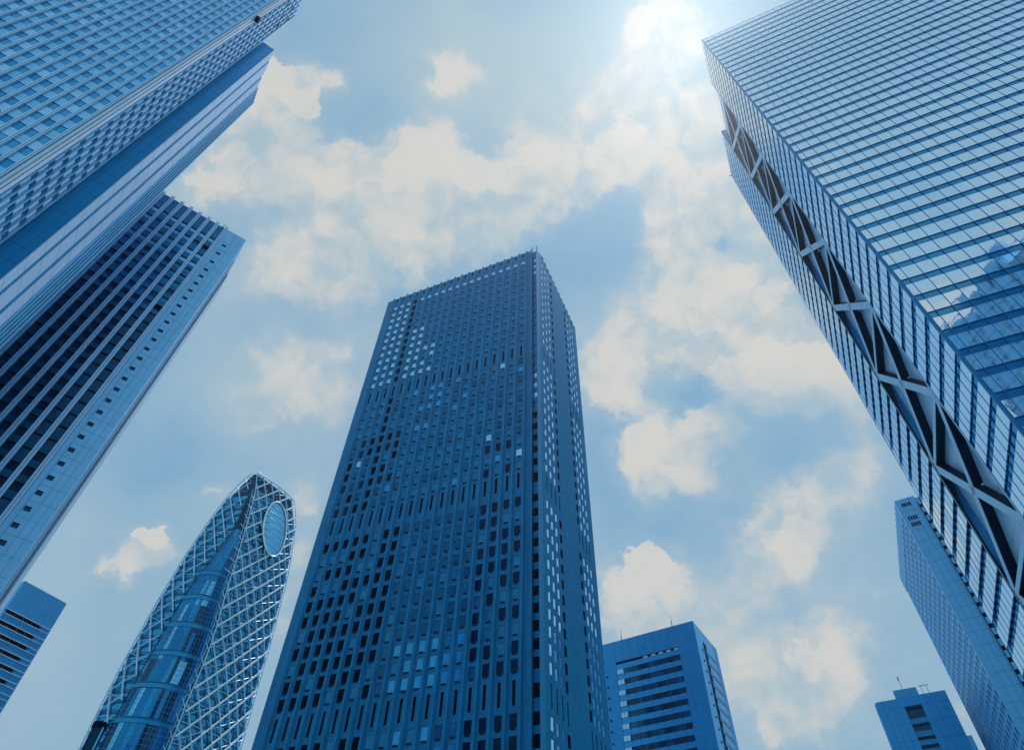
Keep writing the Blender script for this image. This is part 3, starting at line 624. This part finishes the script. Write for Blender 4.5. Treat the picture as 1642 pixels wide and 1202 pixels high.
# ------------------------------------------------------------------ pale hotel behind the mirror tower
def pale_hotel():
    P = (139.3, 179.0)
    t = thing("hotel_tower", "pale slab with rows of balconies behind the mirror tower at the right edge", "tower", (P[0], P[1], 0))
    L = Fr(P, 65, True); F = Fr(P, -32); H = 150; DL = 54; WF = 24
    c = MB(); c.box(L, 0.3, DL, -WF, -.5, 0, H-.2); c.box(F, 0, 6.4, -.5, 0, 0, H); c.box(F, 6.4, WF, -.5, -1.9+1.4, 0, H-1)
    zs = [143-3.3*k for k in range(42)]
    win = Parts("window"); sp = Parts("spandrel"); rail = Parts("balcony_rail")
    pitch = 3.9; n = 13
    for z in zs:
        for q in range(n):
            a = .9+pitch*q+.6
            win.box(L, a, a+1.9, -.48, -.12, z-1.2, z+1.0, random.choice((GLASS_E1, GLASS_E1, GLASS_E2)))
            rail.box(L, a, a+1.9, -.12, .02, z-1.2, z-.75, RAIL_E)
            sp.box(L, a, a+1.9, -.5, -.003, z+1.0, z+2.1, PALE_E)
    c.box(L, .9, DL, -.5, -.004, 144, H)
    sp.flush(t); rail.flush(t)
    m_ = MB(); m_.box(L, 0.3, 1.5, -.5, 0, 0, H); m_.build("pier", PALE_E, t)
    for q in range(n):
        a = .9+pitch*q+.6
        m_ = MB(); m_.box(L, a+1.9, a+pitch, -.5, .0, 0, H); m_.box(L, a+1.9+.8, a+pitch-.8, -.1, .12, 0, H+.4); m_.build("pier", PALE_E, t)
    win.flush(t); joints(c, F, [2.1, 4.3], [148.9-4.05*k for k in range(36)], 0.02, 6.38, 0, H, .09, -.05, .006); c.build("wall", [FRONT_E, JOINT_B], t)
    for zc, s0 in ((147.4, 1.4), (141.8, 1.2), (139.2, 1.2)):
        for q in range(4): v = MB(); v.box(F, s0+.78*q, s0+.55+.78*q, 0, .07, zc-.75, zc+.75); v.build("louvre", NAVY, t)
    v = MB(); v.box(F, 6.42, 12.2, -.5, .5, 0, H-3.2); v.build("balcony_dark_back", BLACK, t)  # black box paints the shade of the openings behind the balconies
    for k in range(40):
        z = 145.6-3.4*k
        v = MB(); v.box(F, 6.5, 12, -.5, 1.0, z-.1, z+1.9); v.build("balcony", FRONT_E, t)
        v = MB(); v.box(F, 6.55, 11.9, -.45, .9, z-.22, z-.103); v.build("balcony_underside_shade", BLACK, t)  # near-black slab paints the shade beneath the balcony
PALE_E = mat("pale_blue_render", (.30, .58, .92), .45, .35, .06, .2, .0, .5, .04)
FRONT_E = mat("light_blue_render", (.22, .52, .88), .45, .35, .06, .2, .0, .5, .04)
GLASS_E1 = mat("mid_blue_hotel_glass", (.008, .12, .32), .08, .6, .2, .2)
GLASS_E2 = mat("deep_blue_hotel_glass", (.008, .10, .28), .08, .6, .2, .2)
pale_hotel()

# ------------------------------------------------------------------ small stepped block, lower right
def stepped_block():
    P = (150.1, 216.0)
    t = thing("office_block", "small stepped blue block at lower right with a dark central slot and a roof mast", "office", (P[0], P[1], 0))
    F = Fr(P, 149.5, True); S = Fr(tuple(F.p(22.2, 0, 0))[:2], 59.5, True); H = 100
    c = MB()
    c.box(F, 0, 8.6, -20, 0, 0, H); c.box(F, 13.9, 22.2, -20, 0, 0, H-.2); c.box(F, 8.6, 13.9, -20, -.002, 97, H-.1); c.box(F, 8.6, 13.9, -20, -2.2, 0, 97)
    p = MB(); p.box(F, 8.0, 15.4, -14, -.4, H-.1, 102.7); p.build("penthouse", PENT_F, t)
    for k, (z0, z1) in enumerate([(91.6, 93.2), (87.6, 89.3), (85.1, 86.5)]+[(82.5-2.6*q, 83.8-2.6*q) for q in range(28)]):
        b_ = MB(); b_.box(F, 8.6, 13.9, -2.2, -.8, z0, z1); b_.build("spandrel", SPAN_F, t)
    b_ = MB(); b_.box(F, 8.62, 13.88, -2.2, -2.0, 2, 96.9); b_.build("slot_glass", GLASS_B1, t)
    joints(c, F, [2.2, 4.4, 6.5, 16, 18, 20.1], [H-3.2-5.2*k if k else H-3 for k in range(18)], .05, 8.5, 0, H, .07, -.05, .006)
    joints(c, F, [], [H-3-5.2*k for k in range(18)], 14, 22.1, 0, H, .07, -.05, .009); c.build("wall", [WALL_F, JOINT], t)
    for q in range(5):
        m_ = MB(); m_.box(S, .8+3.6*q, 2.2+3.6*q, 0, .5, 0, H-.4); m_.build("side_pier", SIDE_D, t)
    m_ = MB(); q = F.p(12.2, -1.2, 102.7); m_.bar(q, q+Vector((0, 0, 3.3)), .07, 6); m_.bar(q+Vector((0, 0, 3.3)), q+Vector((0, 0, 4.4)), .2, 6); m_.build("roof_mast", NAVY, t)
    m_ = MB()
    for s in (4.7, 6.5): q = F.p(s, -1.0, H); m_.bar(q, q+Vector((0, 0, 3.0)), .07, 6)
    m_.bar(F.p(4.0, -1.0, H+3.0), F.p(7.2, -1.0, H+3.0), .1, 6); m_.build("roof_frame", NAVY, t)
WALL_F = mat("strong_blue_panels", (.035, .32, .72), .4, .6, .1, .2, .03, .5, .04)
PENT_F = mat("mid_blue_panels", (.08, .38, .75), .4, .5, .1, .2, .03)
SPAN_F = mat("teal_blue_panels", (.03, .27, .55), .4, .5, .1, .2)
stepped_block()

def gridded_block():
    P = (168.1, 239.2)
    t = thing("office_block", "slim pale gridded block peeking out behind the small stepped block", "office", (P[0], P[1], 0))
    F = Fr(P, 149.5, True); H = 95
    c = MB(); c.box(F, 0, 14, -10, 0, 0, H); joints(c, F, [.6*k for k in range(1, 22)], [H-.8-1.3*k for k in range(70)], .03, 13.9, 0, H, .14, -.05, .01); c.build("wall", [PALE, MID], t)
gridded_block()

# ------------------------------------------------------------------ flue in front of the egg shaped tower
def flue():
    p = Vector((-33.5, 58.1, 0)); h = 22.6
    t = thing("flue_pipe", "dark round flue pipe with a black cap standing before the foot of the lattice tower", "flue", tuple(p))
    b_ = MB(); b_.bar(p, p+Vector((0, 0, h-.3)), .5, 24); b_.build("pipe", mat("dark_steel_pipe", (.006, .03, .08), .35, .6), t, smooth=False)
    b_ = MB(); b_.bar(p+Vector((0, 0, h-.45)), p+Vector((0, 0, h)), .6, 24); b_.build("cap", BLACK, t)
    b_ = MB(); b_.bar(p+Vector((.48, -.3, 0)), p+Vector((.48, -.3, h-.4)), .06, 8); b_.build("drain_pipe", PALE, t)
flue()
# ------------------------------------------------------------------ egg shaped lattice tower (plan edges by height)
EGG = [(203,-121.8,239.3,-107.9,261.2,-122.4,239.2,-123.5,239.5),(199,-121.1,240.5,-106.8,263.0,-122.5,240.2,-128.1,241.7),
(193,-120.1,242.1,-105.2,265.5,-122.7,241.5,-132.5,244.2),(186,-119.5,243.0,-104.3,266.8,-122.9,242.2,-135.5,245.6),
(178,-118.9,244.0,-103.4,268.2,-123.3,243.0,-138.3,247.1),(170,-118.4,244.8,-102.6,269.6,-124.4,243.5,-140.2,247.8),
(160,-117.8,245.6,-101.9,270.6,-127.1,243.6,-141.6,247.4),(150,-117.4,246.4,-101.6,271.1,-130.2,243.5,-142.2,246.8),
(140,-116.8,247.3,-101.2,271.7,-132.6,243.8,-143.3,246.7),(130,-116.1,248.3,-100.8,272.3,-134.2,244.4,-144.4,247.2),
(120,-115.7,249.0,-100.7,272.6,-135.3,244.8,-145.1,247.4),(110,-115.7,249.0,-100.4,273.0,-136.0,244.5,-145.3,246.9),
(100,-116.0,248.5,-100.1,273.5,-136.7,243.9,-145.1,246.2),(92,-115.9,248.7,-99.9,273.8,-137.4,243.9,-145.0,245.9),
(60,-116.0,249.0,-101,272,-139,244.2,-144.8,245.8),(0,-116.6,251,-103,270,-138,247,-143,248.5)]
def egg_at(z):
    z = max(0, min(203, z))
    for a, b_ in zip(EGG, EGG[1:]):
        if b_[0] <= z <= a[0]:
            t = (z-b_[0])/(a[0]-b_[0]); return [b_[i]+(a[i]-b_[i])*t for i in range(1, 9)]
def lattice_tower():
    t = thing("lattice_tower", "egg shaped tower wrapped in a white diagonal lattice with an oval window near its top", "tower", (-120, 258, 0))
    d57 = Vector((math.cos(R(57.5)), math.sin(R(57.5)), 0)); n57 = Vector((math.sin(R(57.5)), -math.cos(R(57.5)), 0)); O57 = Vector((-122.5, 238.3, 0))
    d165 = Vector((math.cos(R(165)), math.sin(R(165)), 0)); n165 = Vector((-math.sin(R(165)), math.cos(R(165)), 0))*-1; O165 = Vector((-130, 244.8, 0))
    if n165.dot(CAM-O165) < 0: n165 = -n165
    def right(s, z, off=0.):
        e = egg_at(z); a = (Vector((e[0], e[1], 0))-O57).dot(d57); b_ = (Vector((e[2], e[3], 0))-O57).dot(d57)
        tt = (s-a)/(b_-a)
        if tt < -.001 or tt > 1.001: return None
        return O57+d57*s+n57*(off+6*tt*(1-tt))+Vector((0, 0, z))
    def left(s, z, off=0.):
        e = egg_at(z); g = Vector((e[4], e[5], 0)); l = Vector((e[6], e[7], 0)); a = (g-O165).dot(d165); b_ = (l-O165).dot(d165)
        if b_-a < .3: return None
        tt = (s-a)/(b_-a)
        if tt < -.001 or tt > 1.001: return None
        return g+(l-g)*tt+n165*(off+2*tt*(1-tt))+Vector((0, 0, z))
    def glass_pt(q, z, off=0.):      # recessed curved atrium wall between the petals
        e = egg_at(z); a = Vector((e[4], e[5], 0)); b_ = Vector((e[0], e[1], 0)); dv = b_-a; L_ = dv.length
        nn = Vector((dv.y, -dv.x, 0))
        if L_ > 1e-3: nn.normalize()
        w = max(0, L_-1.2)/max(L_, 1e-3)
        return a+dv*(q*w)+nn*(off-1.0+min(3.2, L_*.16)*4*q*(1-q))+Vector((0, 0, z))
    def grid(fn, us, zs):
        b_ = MB(); nu = len(us)
        vs = [fn(u, z) for z in zs for u in us]
        b_.add(vs, [(r*nu+c, r*nu+c+1, (r+1)*nu+c+1, (r+1)*nu+c) for r in range(len(zs)-1) for c in range(nu-1)])
        return b_
    def side(kind, off):
        def fn(u, z):
            e = egg_at(z)
            if kind: p, q, fnn = Vector((e[0], e[1], 0)), Vector((e[2], e[3], 0)), 6
            else: p, q, fnn = Vector((e[4], e[5], 0)), Vector((e[6], e[7], 0)), 2
            nn = n57 if kind else n165
            return p+(q-p)*u+nn*(off+fnn*u*(1-u))+Vector((0, 0, z))
        return fn
    us = [i/10 for i in range(11)]; zs = [3.4*k for k in range(58)]
    zr = [3.6*k for k in range(55)]
    grid(side(1, -.9), us, zr).build("petal_glass", EGG_GLASS, t, smooth=True)
    grid(side(0, -.6), us, zr[:54]).build("petal_glass", EGG_GLASS, t, smooth=True)
    # floor edges behind the lattice
    for kind, zl in ((1, zr[:54]), (0, zr[:53])):
        b_ = MB()
        for z in zl[10:]:
            fn = side(kind, -.72 if kind else -.45)
            for dz, r in ((0, .16), (.55, .07), (1.1, .07)):
                for u0, u1 in zip(us, us[1:]): b_.bar(fn(u0, z+dz), fn(u1, z+dz), r, 4)
        b_.build("floor_edge", EGG_EDGE, t)
    # body behind and dark crown
    b_ = MB(); zb = [0, 40, 80, 110, 140, 165, 185, 196, 202.6]
    rows = []
    for z in zb:
        e = egg_at(z); v1 = Vector((e[0], e[1], z)); v2 = Vector((e[2], e[3], z)); g = Vector((e[4], e[5], z)); l = Vector((e[6], e[7], z))
        c = (v2+l)/2; back = c+(c-v1)*.55*(1-(z/215)**3)+Vector((0, 0, 0)); back.z = z
        iv = lambda p, k: Vector((c.x+(p.x-c.x)*k, c.y+(p.y-c.y)*k, z))
        rows.append([iv(v1, .9), iv(g, .9), iv(l, .93), iv(back, .9), iv(v2, .9)])
    nb = 5
    b_.add([p for r_ in rows for p in r_], [(i*nb+j, i*nb+(j+1) % nb, (i+1)*nb+(j+1) % nb, (i+1)*nb+j) for i in range(len(rows)-1) for j in range(nb)]+[tuple(range((len(rows)-1)*nb, len(rows)*nb))])
    b_.build("core_wall", EGG_DARK, t)
    # oval window
    oc = Vector((20.79, 181.94)); ax1 = Vector((-.2515, .968))*13.6; ax2 = Vector((.968, .2515))*6.95
    inv = Matrix(((ax1.x, ax2.x), (ax1.y, ax2.y))).inverted()
    def in_oval(s, z, k=1.0):
        q = inv @ Vector((s-oc.x, z-oc.y)); return q.length < k
    # lattice lines
    def lines(fn, fams, srange, zrange, mb_of, cut=None, step=1.0):
        for slope, pitch, phase, r, (nm, mt) in fams:
            mb = MB()
            s0, s1 = srange; z0, z1 = zrange
            if slope is None:                       # level members
                z = z0+phase
                while z < z1:
                    prev = None; s = s0
                    while s <= s1:
                        p = fn(s, z, .0)
                        if p is not None and cut and cut(s, z): p = None
                        if p is not None and prev is not None: mb.bar(prev, p, r, 4)
                        if p is None and mb.v: mb.build(nm, mt, t); mb = MB()
                        prev = p; s += step
                    z += pitch; mb.build(nm, mt, t); mb = MB()
                continue
            span = abs(slope)*(s1-s0); c = z0-span-((z0-span-phase) % pitch)
            while c < z1+span:
                prev = None; s = s0
                while s <= s1:
                    z = c+slope*s
                    p = fn(s, z, .25) if z0 < z < z1 else None
                    if p is not None and cut and cut(s, z): p = None
                    if p is not None and prev is not None: mb.bar(prev, p, r, 5)
                    if p is None and mb.v: mb.build(nm, mt, t); mb = MB()
                    prev = p; s += step*.8
                c += pitch; mb.build(nm, mt, t); mb = MB()
    big = ("lattice_brace", EGG_WHITE); sm = ("lattice_brace", EGG_PALE); lv = ("lattice_tie", EGG_PALE)
    cut = lambda s, z: in_oval(s, z, 1.02)
    lines(right, [(1.28, 8.45, 97.1, .42, big), (-1.72, 8.2, 137.4, .32, sm), (None, 7.2, 3.0, .17, lv), (.62, 8.45, 3, .13, lv)], (0, 45), (40, 203), None, cut)
    # thin backing bracing
    lines(lambda s, z, off=0: right(s, z, -.5), [(1.5, 19.3, 5, .1, lv), (-1.05, 17.1, 9, .1, lv), (-3.4, 21, 0, .09, lv)], (0, 45), (40, 200), None, cut)
    lb = ("lattice_brace", EGG_PALE); ls = ("lattice_tie", EGG_PALE)
    lines(left, LEFTFAM(lb, ls), (-8, 18), (40, 202), None, None, .8)
    # edges of the petals
    ed = MB()
    zz = [2.5*k for k in range(16, 82)]
    for u, kind in ((0, 1), (1, 1), (1, 0)):
        fn = side(kind, .2)
        for a, b2 in zip(zz, zz[1:]):
            if b2 <= 203: ed.bar(fn(u, a), fn(u, b2), .22, 5)
        ed.build("edge_tube", EGG_PALE, t); ed = MB()
    fn = side(1, .2)
    for a, b2 in zip(us, us[1:]): ed.bar(fn(a, 203), fn(b2, 203), .3, 5)
    ed.build("edge_tube", EGG_PALE, t)
    # ladder of struts in the dark gap beside the right petal
    st = MB(); e0 = side(1, .2)
    for k in range(26):
        z = 60+5.4*k
        if z > 192: break
        p = e0(0, z); q = glass_pt(.93, z+4.2, -.6) if z < 150 else glass_pt(.6, z+3, -.6)
        q2 = glass_pt(.97, z-1.5, -.3)
        st.bar(p, q, .2, 5); st.bar(p, q2, .14, 5)
    pr = None
    for k in range(80):
        z = 60+1.8*k
        if z > 196: break
        p = glass_pt(1.0, z, .2)
        if pr is not None: st.bar(pr, p, .16, 5)
        pr = p
    st.build("gap_strut", EGG_PALE, t)
    # oval: ring, glass, glazing bars
    rg = MB(); n = 56; pts = []
    for i in range(n):
        q = oc+ax1*math.cos(2*math.pi*i/n)+ax2*math.sin(2*math.pi*i/n); pts.append((right(q.x, q.y, .55) or right(min(q.x, 33), q.y, .55)))
    for i in range(n): rg.bar(pts[i], pts[(i+1) % n], .38, 6)
    o = rg.build("oval_frame", EGG_WHITE, t)
    gl = MB(); cen = right(oc.x, oc.y, 1.0); vs = [cen]; fs = []; K = 5
    for r_ in range(1, K+1):
        k = r_/K
        for i in range(n):
            q = oc+(ax1*math.cos(2*math.pi*i/n)+ax2*math.sin(2*math.pi*i/n))*k; vs.append(right(q.x, q.y, 1.0-.8*k*k))
    for i in range(n): fs.append((0, 1+i, 1+(i+1) % n))
    for r_ in range(1, K):
        for i in range(n): fs.append((1+(r_-1)*n+i, 1+(r_-1)*n+(i+1) % n, 1+r_*n+(i+1) % n, 1+r_*n+i))
    gl.add(vs, fs); gl.build("oval_glass", EGG_OVAL, o)
    gb = MB()
    def oval_line(p_of, n_, mb, r):
        prev = None
        for i in range(n_+1):
            s, z = p_of(i/n_)
            q = inv @ Vector((s-oc.x, z-oc.y))
            p = right(s, z, 1.02-.8*q.length**2) if q.length < .99 else None
            if p is not None and prev is not None: mb.bar(prev, p, r, 4)
            prev = p
    for k in range(9): bands = MB(); oval_line(lambda f, k=k: (oc.x-13+26*f, 169.5+3.1*k), 40, bands, .22); bands.build("oval_band", EGG_EDGE2, o)
    for k in range(9): oval_line(lambda f, k=k: (oc.x-13+26*f, 169.5+3.1*k+1.2), 40, gb, .07)
    for k in range(13): oval_line(lambda f, k=k: (10+1.75*k, 166+30*f), 40, gb, .07)
    gb.build("glazing_bar", EGG_PALE, o)
    # atrium glass, its grid and the wide level bands
    qs = [i/14 for i in range(15)]; zg = [2+3.72*k for k in range(50)]
    zg = [z for z in zg if z < 176]
    pan = MB(); mats = [EGG_ATR1, EGG_ATR1, EGG_ATR2, EGG_ATR3, EGG_ATR4]
    rnd = random.Random(5)
    colm = {}
    for zi, (z0, z1) in enumerate(zip(zg, zg[1:])):
        for qi, (q0, q1) in enumerate(zip(qs, qs[1:])):
            blk = (zi//3, qi)
            if blk not in colm:
                x = qi/14
                pr = rnd.random()
                colm[blk] = 3 if (.55 < x < .85 and z0 < 125 and pr < .75) else (2 if pr < .25 else 4 if pr > .86 else 0)  # dark and light panes stand in for reflection stripes
                if z0 < 112 and x < .2 and pr < .6: colm[blk] = 3
            pan.add([glass_pt(q0, z0), glass_pt(q1, z0), glass_pt(q1, z1), glass_pt(q0, z1)], [(0, 1, 2, 3)], colm[blk])
    pan.build("atrium_glass", mats, t, smooth=False)
    gr = MB()
    for z in zg:
        for dz in (0, 1.9):
            for q0, q1 in zip(qs, qs[1:]): gr.bar(glass_pt(q0, z+dz, .06), glass_pt(q1, z+dz, .06), .055, 4)
    for q in [i/17 for i in range(18)]:
        for z0, z1 in zip(zg, zg[1:]): gr.bar(glass_pt(q, z0, .06), glass_pt(q, z1, .06), .05, 4)
    gr.build("atrium_grid", EGG_EDGE2, t)
    for zc in (151.2, 140, 128.2, 116.6, 104.2, 91.8, 79.5, 67, 55, 43):
        b1 = MB(); b2 = MB()
        for q0, q1 in zip(qs, qs[1:]):
            def slab(mb, za, zb_, off):
                vs = [glass_pt(q, z, o_) for q in (q0, q1) for o_ in (-.3, off) for z in (za, zb_)]; mb.add(vs, BOXF)
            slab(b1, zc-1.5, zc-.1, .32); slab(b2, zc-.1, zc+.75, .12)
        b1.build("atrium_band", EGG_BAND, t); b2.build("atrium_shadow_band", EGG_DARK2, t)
def LEFTFAM(lb, ls): return [(2.12, 10.5, 146.5, .3, lb), (-.7, 7.3, 170., .26, lb), (None, 7.2, 2.0, .1, ls), (.45, 15.3, 3., .09, ls)]
EGG_GLASS = mat("egg_petal_glass", (.04, .25, .54), .08, .7, .3, .08, .15)
EGG_EDGE = mat("egg_floor_edge", (.008, .10, .27), .4, .3)
EGG_EDGE2 = mat("egg_glazing_bar", (.14, .42, .75), .4, .4)
EGG_DARK = mat("egg_dark_core", (.003, .035, .11), .5)
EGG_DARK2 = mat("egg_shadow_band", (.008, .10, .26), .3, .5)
EGG_WHITE = mat("egg_white_lattice", (.85, .92, 1.), .4, .1, .04, .2)
EGG_PALE = mat("egg_pale_lattice", (.56, .75, .97), .4, .15, .05, .2)
EGG_OVAL = mat("egg_oval_glass", (.20, .46, .76), .06, .85, .2, .1, .15)
EGG_BAND = mat("egg_level_band", (.03, .24, .52), .3, .6)
EGG_ATR1 = mat("atrium_blue_glass", (.015, .17, .45), .06, .75, .2, .1, .2)
EGG_ATR2 = mat("atrium_mid_glass", (.03, .25, .56), .06, .8, .2, .1, .2)
EGG_ATR3 = mat("atrium_dark_glass", (.003, .03, .10), .06, .3, .3, .1, .2)
EGG_ATR4 = mat("atrium_light_glass", (.16, .45, .78), .06, .85, .2, .1, .2)
lattice_tower()

# ------------------------------------------------------------------ tiled tower behind the viewer: it shows as a reflection in the mirror glass
def tiled_tower():
    P = (51.0, -53.0)
    t = thing("office_tower", "pale tiled tower with a stepped roof that shows as a reflection in the mirror glass", "tower", (P[0], P[1], 0))
    F = Fr(P, 26, True); H = 160
    c = MB(); c.box(F, 0, 60, -25, 0, 0, H)
    for q in range(7):
        m_ = MB(); m_.box(F, 2+4.2*q, 5.4+4.2*q, -24, 0.25, 0, H+1.5+1.3*q); m_.build("roof_step", PALE, t)
    joints(c, F, [2.1*k for k in range(29)], [4.0*k for k in range(1, 42)], 0, 60, 0, H, .22, -.05, .28); c.build("wall", [WHITE, MID], t)
tiled_tower()

# ------------------------------------------------------------------ thin haze added to stand in for lens glare round the sun
def haze():
    b_ = MB(); b_.add([(x, y, z) for x in (-1520, 1520) for y in (-1520, 1520) for z in (-1, 234)], BOXF)
    mt = bpy.data.materials.new("thin_air_haze"); mt.use_nodes = True; nt = mt.node_tree; nt.nodes.clear()
    v = nt.nodes.new('ShaderNodeVolumePrincipled'); v.inputs['Color'].default_value = (.80, .90, 1, 1); v.inputs['Density'].default_value = .0001; v.inputs['Anisotropy'].default_value = .85
    o = nt.nodes.new('ShaderNodeOutputMaterial'); nt.links.new(v.outputs[0], o.inputs['Volume'])
    h = b_.build("haze", mt); h['kind'] = 'stuff'
HAZE = True
if HAZE: haze()
